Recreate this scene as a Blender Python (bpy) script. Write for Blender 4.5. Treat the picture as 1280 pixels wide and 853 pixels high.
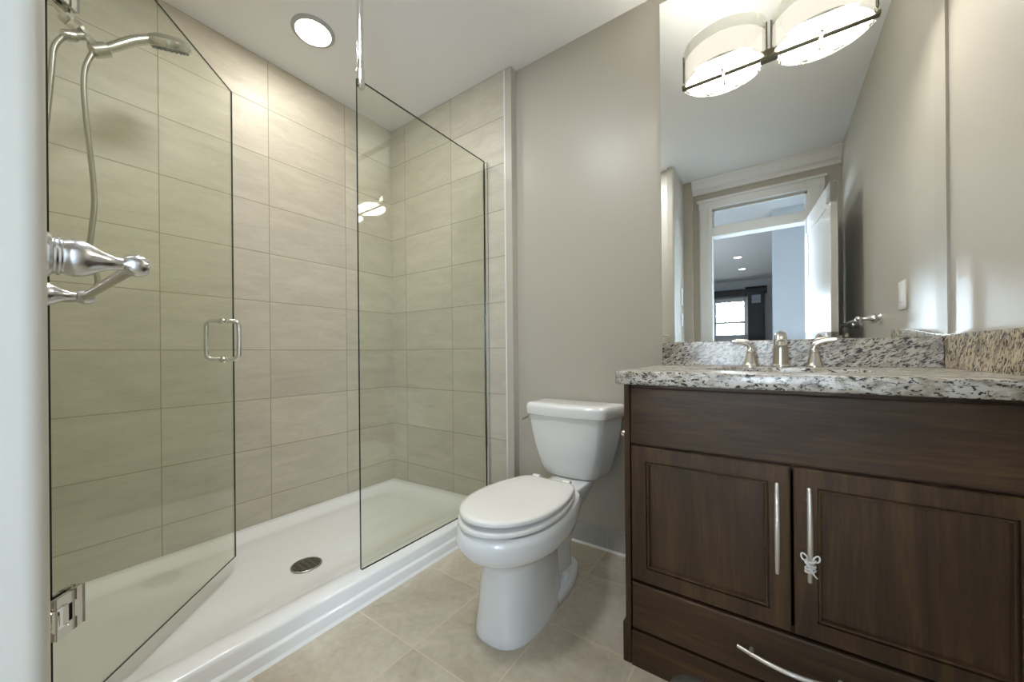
import bpy, bmesh, math, random
from mathutils import Vector, Matrix

random.seed(7)
for o in list(bpy.data.objects):
    bpy.data.objects.remove(o)
scene = bpy.context.scene
COL = scene.collection
PI = math.pi

# ------------------------------------------------------------------ camera
YAW, ROLL = 0.6127, 0.009
cyw, syw, cr, sr = math.cos(YAW), math.sin(YAW), math.cos(ROLL), math.sin(ROLL)
fwd = Vector((-syw, cyw, 0)); rgt = Vector((cyw, syw, 0)); up = Vector((0, 0, 1))
ex = rgt * cr - up * sr
ey = rgt * sr + up * cr
cam_d = bpy.data.cameras.new('camera')
cam = bpy.data.objects.new('camera', cam_d); COL.objects.link(cam)
M = Matrix((ex, ey, -fwd)).transposed().to_4x4()
M.translation = Vector((0, 0, 1.0))
cam.matrix_world = M
cam_d.sensor_width = 36.0
cam_d.lens = 462.3 / 1280 * 36
cam_d.shift_x = 0.0002
cam_d.shift_y = 0.01136
cam_d.clip_start = 0.01
scene.camera = cam

# ------------------------------------------------------------------ colour, world, lights
scene.view_settings.view_transform = 'Standard'
scene.view_settings.look = 'None'
scene.view_settings.gamma = 1.0
scene.view_settings.use_curve_mapping = False
scene.view_settings.exposure = 2.4

world = bpy.data.worlds.new('daylight'); scene.world = world
world.use_nodes = True
bg = world.node_tree.nodes['Background']
bg.inputs['Color'].default_value = (0.80, 0.90, 1.0, 1)
bg.inputs['Strength'].default_value = 0.7

VANITY_GLOW = 0.24        # frosted shades
VANITY_FLOOR_GLOW = 7.2
RECESSED_GLOW = 19.0
WARM = (1.0, 0.95, 0.86)

ZCEIL = 2.653
def area_light(name, loc, rot, sx, sy, power, color):
    d = bpy.data.lights.new(name, 'AREA'); d.shape = 'RECTANGLE'
    d.size = sx; d.size_y = sy; d.energy = power; d.color = color
    o = bpy.data.objects.new(name, d); COL.objects.link(o)
    o.location = loc; o.rotation_euler = rot
    return o
# added fill lights in the hall and over the toilet; daylight at the far window
def aim(src, dst):
    return (Vector(dst) - Vector(src)).to_track_quat('-Z', 'Z').to_euler()
la = area_light('hall_fill_left', (-1.585, -1.05, 1.45), aim((-1.585, -1.05, 1.45), (0.2, -0.35, 1.3)), 0.9, 1.5, 14, (0.64, 0.81, 1.0)); la.data.spread = math.radians(75)  # added cool fill through the doorway, set at an invented window opening
lb = area_light('hall_fill_right', (1.25, -1.55, 1.5), aim((1.25, -1.55, 1.5), (-0.5, -0.15, 1.1)), 0.9, 1.6, 9.5, (0.58, 0.77, 1.0)); lb.data.spread = math.radians(120)  # added cool fill for the entry wall and toilet; no window stands here
lc = area_light('ceiling_fill_light', (-1.08, 0.56, ZCEIL - 0.004), (0, 0, 0), 0.34, 0.34, 3.0, (0.90, 0.955, 1.0)); lc.data.shape = 'DISK'  # unseen fill added to even out the room, not a known ceiling lamp
lf = area_light('daylight_far_window', (-0.89, -7.85, 1.55), aim((-0.89, -7.85, 1.55), (0.0, 1.2, 1.0)), 0.9, 1.8, 1.7, (0.72, 0.86, 1.0)); lf.data.spread = math.radians(16)

# ------------------------------------------------------------------ node helpers
def new_mat(name):
    m = bpy.data.materials.new(name); m.use_nodes = True
    nt = m.node_tree
    b = nt.nodes['Principled BSDF']
    return m, nt, b
def N(nt, t, **kw):
    n = nt.nodes.new(t)
    for k, v in kw.items(): setattr(n, k, v)
    return n
def lk(nt, a, b): nt.links.new(a, b)
def math_node(nt, op, a, b=None, c=None):
    n = N(nt, 'ShaderNodeMath', operation=op)
    for i, v in enumerate((a, b, c)):
        if v is None: continue
        if isinstance(v, (int, float)): n.inputs[i].default_value = v
        else: lk(nt, v, n.inputs[i])
    return n.outputs[0]
def objco(nt): return N(nt, 'ShaderNodeTexCoord').outputs['Object']
def mapping(nt, vec, scale=(1, 1, 1), rot=(0, 0, 0), loc=(0, 0, 0)):
    m = N(nt, 'ShaderNodeMapping')
    m.inputs['Scale'].default_value = scale; m.inputs['Rotation'].default_value = rot
    m.inputs['Location'].default_value = loc
    lk(nt, vec, m.inputs['Vector']); return m.outputs[0]
def noise(nt, vec, scale, detail=4, rough=0.55, dist=0.0):
    n = N(nt, 'ShaderNodeTexNoise')
    n.inputs['Scale'].default_value = scale; n.inputs['Detail'].default_value = detail
    n.inputs['Roughness'].default_value = rough; n.inputs['Distortion'].default_value = dist
    lk(nt, vec, n.inputs['Vector']); return n.outputs['Fac']
def ramp(nt, fac, stops, interp='LINEAR'):
    r = N(nt, 'ShaderNodeValToRGB'); r.color_ramp.interpolation = interp
    els = r.color_ramp.elements
    while len(els) < len(stops): els.new(0.5)
    for e, (p, c) in zip(els, stops): e.position = p; e.color = (*c, 1)
    lk(nt, fac, r.inputs[0]); return r.outputs[0]
def mixc(nt, fac, a, b, blend='MIX'):
    n = N(nt, 'ShaderNodeMix', data_type='RGBA', blend_type=blend)
    if isinstance(fac, (int, float)): n.inputs[0].default_value = fac
    else: lk(nt, fac, n.inputs[0])
    for i, v in ((6, a), (7, b)):
        if isinstance(v, tuple): n.inputs[i].default_value = (*v, 1)
        else: lk(nt, v, n.inputs[i])
    return n.outputs[2]
def bump(nt, b, h, strength, dist=0.002):
    n = N(nt, 'ShaderNodeBump'); n.inputs['Strength'].default_value = strength
    n.inputs['Distance'].default_value = dist
    lk(nt, h, n.inputs['Height']); lk(nt, n.outputs[0], b.inputs['Normal'])

def plain(name, col, rough=0.5, metal=0.0, spec=0.5, coat=0.0, vary=0.0, nscale=8):
    m, nt, b = new_mat(name)
    b.inputs['Base Color'].default_value = (*col, 1)
    b.inputs['Roughness'].default_value = rough; b.inputs['Metallic'].default_value = metal
    b.inputs['Specular IOR Level'].default_value = spec
    b.inputs['Coat Weight'].default_value = coat
    if vary:
        f = noise(nt, objco(nt), nscale, 5)
        lo = tuple(c * (1 - vary) for c in col); hi = tuple(min(1, c * (1 + vary)) for c in col)
        lk(nt, ramp(nt, f, [(0.3, lo), (0.7, hi)]), b.inputs['Base Color'])
    return m

def emission(name, col, strength):
    m = bpy.data.materials.new(name); m.use_nodes = True; nt = m.node_tree
    nt.nodes.remove(nt.nodes['Principled BSDF'])
    e = N(nt, 'ShaderNodeEmission'); e.inputs[0].default_value = (*col, 1); e.inputs[1].default_value = strength
    lk(nt, e.outputs[0], nt.nodes['Material Output'].inputs[0]); return m

def glass_mat(name, tint, refl=1.0):
    # thin architectural glass: transmits with a tint and reflects more at grazing angles
    m = bpy.data.materials.new(name); m.use_nodes = True; nt = m.node_tree
    nt.nodes.remove(nt.nodes['Principled BSDF'])
    g = N(nt, 'ShaderNodeNewGeometry')
    d = N(nt, 'ShaderNodeVectorMath', operation='DOT_PRODUCT')
    lk(nt, g.outputs['Normal'], d.inputs[0]); lk(nt, g.outputs['Incoming'], d.inputs[1])
    a = math_node(nt, 'ABSOLUTE', d.outputs['Value'])
    p = math_node(nt, 'POWER', math_node(nt, 'SUBTRACT', 1.0, a), 5.0)
    r = math_node(nt, 'MULTIPLY_ADD', p, 0.9 * refl, 0.042 * refl)
    t = N(nt, 'ShaderNodeBsdfTransparent'); t.inputs[0].default_value = (*tint, 1)
    s = N(nt, 'ShaderNodeBsdfGlossy'); s.inputs['Roughness'].default_value = 0.0
    s.inputs['Color'].default_value = (0.95, 1.0, 0.95, 1)
    mx = N(nt, 'ShaderNodeMixShader')
    lk(nt, r, mx.inputs[0]); lk(nt, t.outputs[0], mx.inputs[1]); lk(nt, s.outputs[0], mx.inputs[2])
    lk(nt, mx.outputs[0], nt.nodes['Material Output'].inputs[0]); return m

def grid_mask(nt, ca, cb, a0, pa, b0, pb, w):
    """1 on the grout lines of a straight-stacked grid"""
    out = []; cells = []
    for c, c0, p in ((ca, a0, pa), (cb, b0, pb)):
        u = math_node(nt, 'DIVIDE', math_node(nt, 'SUBTRACT', c, c0), p)
        cells.append(math_node(nt, 'FLOOR', u))
        fr = math_node(nt, 'FRACT', u)
        dd = math_node(nt, 'MULTIPLY', math_node(nt, 'MINIMUM', fr, math_node(nt, 'SUBTRACT', 1.0, fr)), p)
        out.append(math_node(nt, 'LESS_THAN', dd, w / 2))
    cv = N(nt, 'ShaderNodeCombineXYZ'); lk(nt, cells[0], cv.inputs[0]); lk(nt, cells[1], cv.inputs[1])
    wn = N(nt, 'ShaderNodeTexWhiteNoise', noise_dimensions='3D'); lk(nt, cv.outputs[0], wn.inputs['Vector'])
    return math_node(nt, 'MAXIMUM', out[0], out[1]), wn.outputs['Value'], cv.outputs[0]

def tile_mat(name, axes, a0, pa, b0, pb, w, lo, hi, grout, rough, stretch, var=0.05, cloud=3.0):
    m, nt, b = new_mat(name)
    co = objco(nt); sp = N(nt, 'ShaderNodeSeparateXYZ'); lk(nt, co, sp.inputs[0])
    ca, cb = sp.outputs[axes[0]], sp.outputs[axes[1]]
    mask, rnd, cell = grid_mask(nt, ca, cb, a0, pa, b0, pb, w)
    # shift the cloud pattern from tile to tile
    off = N(nt, 'ShaderNodeVectorMath', operation='MULTIPLY_ADD')
    lk(nt, cell, off.inputs[0]); off.inputs[1].default_value = (1.7, 2.3, 0.9); lk(nt, co, off.inputs[2])
    v = mapping(nt, off.outputs[0], scale=stretch)
    f1 = noise(nt, v, cloud, 6, 0.6, 0.6)
    f2 = noise(nt, v, cloud * 9, 4, 0.6)
    f = math_node(nt, 'MULTIPLY_ADD', f2, 0.3, math_node(nt, 'MULTIPLY', f1, 0.7))
    col = ramp(nt, f, [(0.32, lo), (0.66, hi)])
    k = math_node(nt, 'MULTIPLY_ADD', rnd, var * 2, 1 - var)
    kc = N(nt, 'ShaderNodeCombineXYZ')
    for i in range(3): lk(nt, k, kc.inputs[i])
    col = mixc(nt, 1.0, col, kc.outputs[0], 'MULTIPLY')
    col = mixc(nt, mask, col, grout)
    lk(nt, col, b.inputs['Base Color'])
    rr = math_node(nt, 'MULTIPLY_ADD', mask, 0.4, rough); lk(nt, rr, b.inputs['Roughness'])
    h = math_node(nt, 'MULTIPLY_ADD', mask, -1.0, math_node(nt, 'MULTIPLY', f2, 0.12))
    bump(nt, b, h, 0.5, 0.0015)
    return m

# ------------------------------------------------------------------ materials
TP, TZ0, TY0, TW = 0.271, 1.027, 0.464, 0.457
m_tile_left = tile_mat('shower_tile_long_wall', (1, 2), TY0, TW, TZ0, TP, 0.0038, (0.50, 0.45, 0.355), (0.63, 0.575, 0.465), (0.34, 0.295, 0.20), 0.46, (1, 1.2, 4.5))
m_tile_end = tile_mat('shower_tile_end_wall', (0, 2), -1.70, TW, TZ0, TP, 0.0038, (0.50, 0.45, 0.365), (0.63, 0.575, 0.475), (0.32, 0.285, 0.21), 0.46, (1.2, 1, 4.5))
m_floor = tile_mat('floor_tile', (0, 1), -1.005, 0.32, 0.83, 0.365, 0.0042, (0.41, 0.345, 0.25), (0.66, 0.585, 0.47), (0.66, 0.58, 0.45), 0.34, (1, 1, 1), 0.05, 4.0)
m_base = tile_mat('base_tile', (0, 2), -0.682, 0.32, -0.4, 1.0, 0.003, (0.40, 0.385, 0.36), (0.49, 0.475, 0.45), (0.55, 0.53, 0.5), 0.3, (1, 1, 1), 0.03, 4.0)
m_paint = plain('greige_wall_paint', (0.52, 0.48, 0.41), 0.36, spec=0.4, vary=0.015, nscale=3)
m_ceil = plain('ceiling_paint', (0.85, 0.85, 0.85), 0.6)
m_trim = plain('white_trim_paint', (0.80, 0.79, 0.77), 0.28)
m_hallwall = plain('hall_paint', (0.58, 0.59, 0.60), 0.5)
m_bedfloor = plain('bedroom_carpet', (0.35, 0.31, 0.26), 0.95, vary=0.1, nscale=60)
m_acrylic = plain('white_acrylic', (0.88, 0.87, 0.85), 0.16, coat=0.3)
m_china = plain('vitreous_china', (0.87, 0.87, 0.865), 0.07, coat=0.6)
m_seat = plain('seat_plastic', (0.87, 0.85, 0.815), 0.18)
m_caulk = plain('white_caulk', (0.78, 0.77, 0.74), 0.5)
m_chrome = plain('polished_chrome', (0.80, 0.79, 0.77), 0.09, 1.0)
m_nickel = plain('brushed_nickel', (0.62, 0.59, 0.54), 0.24, 1.0)
m_silver = plain('satin_silver_metal', (0.66, 0.66, 0.665), 0.22, 1.0)
m_satin = plain('satin_nickel_pull', (0.74, 0.70, 0.64), 0.38, 0.85)
m_hose = plain('steel_hose', (0.44, 0.42, 0.37), 0.28, 1.0)
m_dark = plain('black_rubber', (0.012, 0.012, 0.012), 0.5)
m_gap = plain('dark_metal', (0.05, 0.048, 0.042), 0.35, 0.8)
m_bronze = plain('bronze_bar', (0.16, 0.14, 0.10), 0.3, 1.0)
m_white_pl = plain('white_plastic', (0.80, 0.80, 0.79), 0.3)
m_cabdark = plain('espresso_cabinet_wood', (0.014, 0.012, 0.014), 0.35, vary=0.25, nscale=12)
m_mirror = plain('silvered_mirror', (0.90, 0.915, 0.90), 0.0, 1.0)
m_glass = glass_mat('clear_shower_glass', (0.955, 0.966, 0.93))
m_edge = plain('green_glass_edge', (0.012, 0.022, 0.014), 0.12)
m_pane = glass_mat('window_glass', (0.96, 0.97, 0.97))
m_shadeglass = glass_mat('clear_shade_glass', (0.93, 0.92, 0.89), 1.6)
m_glow = emission('frosted_shade_glow', WARM, VANITY_GLOW)
m_glow2 = emission('frosted_base_glow', WARM, VANITY_FLOOR_GLOW)
m_glow3 = emission('upper_plate_glow', WARM, 7.5)
m_lamp = emission('recessed_lens_glow', (1.0, 0.965, 0.89), RECESSED_GLOW)
m_spot = emission('far_spot_glow', (1.0, 0.96, 0.9), 6.0)

def wood_mat(name, axis):
    m, nt, b = new_mat(name)
    sc = {'x': (0.6, 9, 9), 'z': (9, 9, 0.6)}[axis]
    co = objco(nt)
    v = mapping(nt, co, scale=sc)
    f1 = noise(nt, v, 1.6, 6, 0.6, 1.6)
    f2 = noise(nt, mapping(nt, co, scale=tuple(s * 9 for s in sc)), 2.0, 3, 0.6)
    f3 = noise(nt, co, 3.5, 3, 0.5)
    f = math_node(nt, 'MULTIPLY_ADD', f2, 0.3, math_node(nt, 'MULTIPLY', f1, 0.5))
    f = math_node(nt, 'MULTIPLY_ADD', f3, 0.25, f)
    c = ramp(nt, f, [(0.34, (0.026, 0.0142, 0.0080)), (0.52, (0.058, 0.0320, 0.0165)), (0.70, (0.112, 0.061, 0.027))])
    lk(nt, c, b.inputs['Base Color'])
    b.inputs['Roughness'].default_value = 0.42
    b.inputs['Specular IOR Level'].default_value = 0.25
    bump(nt, b, f2, 0.12, 0.001)
    return m
m_wood_h = wood_mat('dark_stained_wood_across', 'x')
m_wood_v = wood_mat('dark_stained_wood_upright', 'z')

def granite_mat(name, rot, warm, dark=0.47, pale=(0.63, 0.60, 0.545)):
    m, nt, b = new_mat(name)
    co = objco(nt)
    v = mapping(nt, co, rot=rot)
    v2 = mapping(nt, v, scale=(0.42, 1.0, 1.0))
    d = noise(nt, v2, 140, 5, 0.68, 0.6)            # black streaky flecks
    g = noise(nt, v2, 38, 4, 0.6, 0.8)             # grey / tan clouds
    fine = noise(nt, co, 240, 3, 0.6)
    base = ramp(nt, g, [(0.33, (0.22, 0.20, 0.18)), (0.43, tuple(warm)), (0.54, pale), (0.68, tuple(min(1, p * 1.12) for p in pale))])
    base = mixc(nt, math_node(nt, 'MULTIPLY', fine, 0.35), base, (0.30, 0.26, 0.22))
    k = ramp(nt, d, [(dark - 0.05, (1, 1, 1)), (dark, (0, 0, 0))])
    col = mixc(nt, k, base, (0.022, 0.02, 0.02))
    lk(nt, col, b.inputs['Base Color'])
    b.inputs['Roughness'].default_value = 0.26
    return m
m_gran_top = granite_mat('speckled_granite_top', (0, 0, 0.4), (0.44, 0.38, 0.29))
m_gran_back = granite_mat('speckled_granite_splash', (0, math.radians(28), 0), (0.36, 0.30, 0.22), 0.495, (0.54, 0.48, 0.39))
m_gran_side = granite_mat('speckled_granite_side', (math.radians(58), 0, PI / 2), (0.36, 0.28, 0.17), 0.49, (0.60, 0.50, 0.33))

# ------------------------------------------------------------------ object helpers
def empty(name, loc, label=None, cat=None, group=None):
    o = bpy.data.objects.new(name, None); COL.objects.link(o)
    o.location = loc; o.empty_display_size = 0.05
    if label: o['label'] = label
    if cat: o['category'] = cat
    if group: o['group'] = group
    return o
def tag(o, label=None, cat=None, group=None, kind=None):
    if label: o['label'] = label
    if cat: o['category'] = cat
    if group: o['group'] = group
    if kind: o['kind'] = kind
    return o
def put(name, bm, mats, parent=None, smooth=False, angle=35):
    bmesh.ops.recalc_face_normals(bm, faces=bm.faces)
    me = bpy.data.meshes.new(name)
    if smooth:
        for f in bm.faces: f.smooth = True
    bm.to_mesh(me); bm.free()
    if not isinstance(mats, (list, tuple)): mats = [mats]
    for m in mats: me.materials.append(m)
    if smooth: me.set_sharp_from_angle(angle=math.radians(angle))
    o = bpy.data.objects.new(name, me); COL.objects.link(o)
    if parent is not None:
        o.parent = parent
        if parent.type == 'EMPTY': o.matrix_parent_inverse = Matrix.Translation(-parent.location)
    return o
def struct(name, bm, mats, parent=None, smooth=False):
    o = put(name, bm, mats, parent, smooth)
    if parent is None: o['kind'] = 'structure'
    return o

def nb(): return bmesh.new()
def box(bm, x0, y0, z0, x1, y1, z1, bev=0.0, seg=2, mi=0):
    r = bmesh.ops.create_cube(bm, size=1.0)
    vs = r['verts']
    for v in vs:
        v.co = Vector(((x0 + x1) / 2 + v.co.x * (x1 - x0), (y0 + y1) / 2 + v.co.y * (y1 - y0), (z0 + z1) / 2 + v.co.z * (z1 - z0)))
    fs = set(f for v in vs for f in v.link_faces)
    for f in fs: f.material_index = mi
    if bev:
        es = list(set(e for v in vs for e in v.link_edges))
        bmesh.ops.bevel(bm, geom=es, offset=bev, segments=seg, affect='EDGES', profile=0.5)
    return bm
def obox(bm, p, ax, ay, az, sx, sy, sz, bev=0.0, seg=2):
    """oriented box: centre p, unit axes, full sizes"""
    r = bmesh.ops.create_cube(bm, size=1.0); vs = r['verts']
    for v in vs: v.co = p + ax * (v.co.x * sx) + ay * (v.co.y * sy) + az * (v.co.z * sz)
    if bev:
        es = list(set(e for v in vs for e in v.link_edges))
        bmesh.ops.bevel(bm, geom=es, offset=bev, segments=seg, affect='EDGES', profile=0.5)
def loft(bm, rings, cap0=True, cap1=True, closed=True, mi=0):
    R = [[bm.verts.new(p) for p in ring] for ring in rings]
    n = len(R[0])
    for a, b in zip(R, R[1:]):
        for i in range(n if closed else n - 1):
            j = (i + 1) % n
            f = bm.faces.new((a[i], a[j], b[j], b[i])); f.material_index = mi
    if cap0: bm.faces.new(R[0][::-1]).material_index = mi
    if cap1: bm.faces.new(R[-1]).material_index = mi
    return R
def frame_of(d):
    d = d.normalized()
    a = Vector((0, 0, 1)) if abs(d.z) < 0.9 else Vector((1, 0, 0))
    u = d.cross(a).normalized(); return u, d.cross(u).normalized()
def lathe(bm, prof, p, d, n=24, cap0=True, cap1=True):
    """prof: (radius, distance along d)"""
    p = Vector(p); d = Vector(d).normalized(); u, v = frame_of(d)
    rings = [[p + d * h + (u * math.cos(2 * PI * i / n) + v * math.sin(2 * PI * i / n)) * max(r, 1e-4) for i in range(n)] for r, h in prof]
    loft(bm, rings, cap0, cap1)
def smooth_path(pts, k=6):
    pts = [Vector(p) for p in pts]; out = []
    for i in range(len(pts) - 1):
        p0 = pts[max(i - 1, 0)]; p1 = pts[i]; p2 = pts[i + 1]; p3 = pts[min(i + 2, len(pts) - 1)]
        for j in range(k):
            t = j / k
            out.append(0.5 * ((2 * p1) + (p2 - p0) * t + (2 * p0 - 5 * p1 + 4 * p2 - p3) * t * t + (3 * p1 - p0 - 3 * p2 + p3) * t ** 3))
    out.append(pts[-1]); return out
def tube(bm, pts, r, n=12, sm=6, flat=1.0, cap=True):
    P = smooth_path(pts, sm) if sm else [Vector(p) for p in pts]
    m = len(P); rad = r if callable(r) else (lambda t: r)
    T = [(P[min(i + 1, m - 1)] - P[max(i - 1, 0)]).normalized() for i in range(m)]
    u, v = frame_of(T[0]); rings = []
    for i in range(m):
        u = (u - T[i] * u.dot(T[i])).normalized(); v = T[i].cross(u)
        rr = rad(i / (m - 1))
        rings.append([P[i] + (u * math.cos(2 * PI * k / n) * flat + v * math.sin(2 * PI * k / n)) * rr for k in range(n)])
    loft(bm, rings, cap, cap)
def prism(bm, poly, axis, lo, hi, mi=0):
    """extrude a 2-D polygon along an axis ('x','y','z')"""
    def P(a, b, h):
        return {'z': (a, b, h), 'y': (a, h, b), 'x': (h, a, b)}[axis]
    A = [bm.verts.new(P(a, b, lo)) for a, b in poly]; B = [bm.verts.new(P(a, b, hi)) for a, b in poly]
    n = len(poly)
    for i in range(n):
        bm.faces.new((A[i], A[(i + 1) % n], B[(i + 1) % n], B[i])).material_index = mi
    bm.faces.new(A[::-1]).material_index = mi; bm.faces.new(B).material_index = mi
def pane(bm, p, ax, ay, az, sx, sy, sz):
    """a sheet of glass, thin along ay; its narrow faces take material 1"""
    obox(bm, p, ax, ay, az, sx, sy, sz)
    bm.faces.ensure_lookup_table()
    for f in bm.faces:
        f.normal_update()
        f.material_index = 0 if abs(f.normal.dot(ay)) > 0.9 else 1
X_, Y_, Z_ = Vector((1, 0, 0)), Vector((0, 1, 0)), Vector((0, 0, 1))

# ================================================================== SETTING
XL, YE, YB, XR, ZC = -2.308, 1.7475, 1.80, 0.476, 2.653
YR = -0.45                     # rear wall with the doorway
NW = 0.044                     # near wall of the shower (faces the vanity wall)
XC = -0.705                    # wall end beside the camera

bm = nb(); box(bm, -2.42, -0.60, -0.1, 0.60, 1.92, 0.0); struct('floor', bm, m_floor)
bm = nb(); box(bm, -2.42, -0.58, ZC, 0.60, 1.92, ZC + 0.1); struct('ceiling', bm, m_ceil)
bm = nb(); box(bm, XL - 0.1, -0.1, 0, XL, 1.92, ZC); struct('wall_left', bm, m_tile_left)
bm = nb(); box(bm, XL, YE, 0, -1.27, 1.92, ZC); struct('wall_shower', bm, m_tile_end)
bm = nb(); prism(bm, [(-1.262, 1.7475), (-1.218, 1.7475), (-1.218, YB), (0.58, YB), (0.58, 1.92), (-1.262, 1.92)], 'z', 0, ZC)
struct('wall_back', bm, m_paint)
bm = nb(); box(bm, -1.27, YE - 0.003, 0, -1.262, YE + 0.03, ZC, 0.002); struct('trim_1', bm, m_trim)
bm = nb(); box(bm, XR, YR - 0.12, 0, XR + 0.1, YB, ZC); struct('wall_right', bm, m_paint)
# near wall and corridor wall as one L with a rounded corner
r = 0.022
arc = [(XC - r + r * math.cos(a), NW - r + r * math.sin(a)) for a in [PI / 2 * i / 8 for i in range(8, -1, -1)]]
bm = nb(); box(bm, XL, -0.08, 0, -0.85, NW, ZC); struct('wall_front', bm, m_paint)
bm = nb(); prism(bm, [(-0.85, NW)] + arc + [(XC, -0.39), (-0.628, -0.39), (-0.628, YR), (-0.85, YR)], 'z', 0, ZC)
struct('wall_entry', bm, m_paint, smooth=True)
bm = nb(); box(bm, XL, NW, 0, -1.45, NW + 0.008, ZC); struct('wall_tiled', bm, m_tile_end)
# rear wall pieces round the doorway and its transom
OX0, OX1, OH, TH0, TH1 = -0.465, 0.262, 2.10, 2.19, 2.37
bm = nb()
box(bm, -0.85, YR - 0.12, 0, OX0, YR, ZC); box(bm, OX1, YR - 0.12, 0, XR, YR, ZC); box(bm, OX0, YR - 0.12, TH1, OX1, YR, ZC)
struct('wall_rear', bm, m_paint)
bm = nb(); box(bm, OX0, YR - 0.12, OH, OX1, YR + 0.012, TH0, 0.003); struct('trim_2', bm, m_trim)
# casing round the door
bm = nb()
for x0, x1 in ((OX0 - 0.105, OX0 + 0.004), (OX1 - 0.004, OX1 + 0.105)):
    box(bm, x0, YR, 0, x1, YR + 0.016, 2.39, 0.003); box(bm, x0 + 0.012, YR + 0.016, 0, x1 - 0.03, YR + 0.022, 2.39, 0.002)
box(bm, OX0 - 0.11, YR, 2.37, OX1 + 0.11, YR + 0.02, 2.44, 0.003); box(bm, OX0 - 0.125, YR, 2.44, OX1 + 0.125, YR + 0.036, 2.462, 0.004)
struct('trim_3', bm, m_trim)
# crown moulding along the rear wall
cp = [(0, 0), (0.015, 0.0), (0.02, 0.02), (0.03, 0.03), (0.05, 0.04), (0.07, 0.07), (0.085, 0.10), (0.1, 0.108), (0.1, 0.125), (0, 0.125)]
bm = nb(); prism(bm, [(YR + a, ZC - 0.125 + b) for a, b in cp], 'x', -0.628, XR)
struct('trim_4', bm, m_trim)
# transom light
w1 = tag(bpy.data.objects.new('window_1', None), kind='structure'); COL.objects.link(w1); w1.location = (0, YR - 0.06, TH0)
bm = nb(); pane(bm, Vector(((OX0 + OX1) / 2, YR - 0.06, (TH0 + TH1) / 2)), X_, Y_, Z_, OX1 - OX0 - 0.03, 0.005, TH1 - TH0 - 0.03)
put('transom_pane', bm, [m_pane, m_edge], w1)
bm = nb()
for b in ((OX0, TH0, OX1, TH0 + 0.018), (OX0, TH1 - 0.018, OX1, TH1), (OX0, TH0, OX0 + 0.018, TH1), (OX1 - 0.018, TH0, OX1, TH1)):
    box(bm, b[0], YR - 0.075, b[1], b[2], YR - 0.045, b[3], 0.002)
put('transom_frame', bm, m_trim, w1)
# door leaf standing open along the right wall
d1 = bpy.data.objects.new('door_1', None); COL.objects.link(d1); d1.location = (0.262, YR + 0.02, 0); d1['kind'] = 'structure'
hx, hy, tx, ty = 0.255, -0.42, 0.335, 0.43
ax = Vector((tx - hx, ty - hy, 0)); LW = ax.length; ax.normalize(); ayv = Vector((-ax.y, ax.x, 0))
bm = nb(); mid = Vector((hx, hy, 0)) + ax * LW / 2 + Z_ * 1.05
obox(bm, mid, ax, ayv, Z_, LW, 0.026, 2.09)
for sx, sz, wd, ht in ((-LW / 2 + 0.06, 0, 0.12, 2.09), (LW / 2 - 0.06, 0, 0.12, 2.09), (0, 0.975, LW, 0.14), (0, -0.945, LW, 0.2), (0, -0.1, LW, 0.15)):
    obox(bm, mid + ax * sx + Z_ * sz, ax, ayv, Z_, wd, 0.04, ht, 0.004)
put('door_leaf', bm, m_trim, d1)
for sgn in (1, -1):
    bm = nb(); lathe(bm, [(0.03, 0.0), (0.03, 0.008), (0.012, 0.012), (0.012, 0.03), (0.026, 0.04), (0.028, 0.055), (0.018, 0.066), (0.0, 0.068)], mid + ax * (LW / 2 - 0.07) + ayv * 0.02 * sgn + Z_ * (-0.1), ayv * sgn)
    put('door_knob', bm, m_nickel, d1, True)
# tiled baseboard behind the toilet
bm = nb(); box(bm, -1.218, YB - 0.010, 0.004, -0.40, YB, 0.112, 0.002); struct('baseboard_back', bm, m_base)
bm = nb(); prism(bm, [(YB - 0.010, 0), (YB - 0.018, 0), (YB - 0.010, 0.010)], 'x', -1.218, -0.40)
struct('trim_5', bm, m_caulk)
bm = nb(); box(bm, XR - 0.012, YR, 0, XR, 1.17, 0.11, 0.002); struct('baseboard_right', bm, m_base)

# ------------------------------------------------------------------ room seen through the doorway
BZ, BY = 2.80, -7.6
bm = nb(); box(bm, -2.6, BY - 0.1, -0.1, 1.4, YR - 0.15, 0.0); struct('floor_bedroom', bm, m_bedfloor)
bm = nb(); box(bm, -2.6, BY - 0.1, BZ, 1.4, YR - 0.12, BZ + 0.1); struct('ceiling_bedroom', bm, m_ceil)
bm = nb(); box(bm, 0.012, -2.3, 0, 1.4, -2.2, BZ); struct('wall_hall', bm, m_hallwall)
WX0, WX1, WZ0, WZ1 = -1.23, -0.55, 0.75, 2.29
bm = nb()
box(bm, -2.6, BY - 0.1, 0, WX0, BY, BZ); box(bm, WX1, BY - 0.1, 0, 1.4, BY, BZ); box(bm, WX0, BY - 0.1, 0, WX1, BY, WZ0); box(bm, WX0, BY - 0.1, WZ1, WX1, BY, BZ)
struct('wall_bedroom_far', bm, m_hallwall)
bm = nb()
box(bm, -2.7, BY, 0, -2.6, -4.6, BZ); box(bm, -2.7, -2.2, 0, -2.6, YR - 0.12, BZ); box(bm, -2.7, -4.6, 0, -2.6, -2.2, 0.5); box(bm, -2.7, -4.6, 2.4, -2.6, -2.2, BZ)
struct('wall_bedroom_left', bm, m_hallwall)
bm = nb(); box(bm, -1.62, -2.2, 0, -1.6, YR - 0.2, 0.85); box(bm, -1.62, -2.2, 2.1, -1.6, YR - 0.2, BZ); box(bm, -1.62, -2.2, 0.85, -1.6, -1.75, 2.1); box(bm, -1.62, -0.7, 0.85, -1.6, YR - 0.2, 2.1)
struct('wall_hall_left', bm, m_hallwall)
bm = nb(); box(bm, 1.4, BY, 0, 1.5, YR - 0.12, BZ); struct('wall_bedroom_right', bm, m_hallwall)
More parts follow.
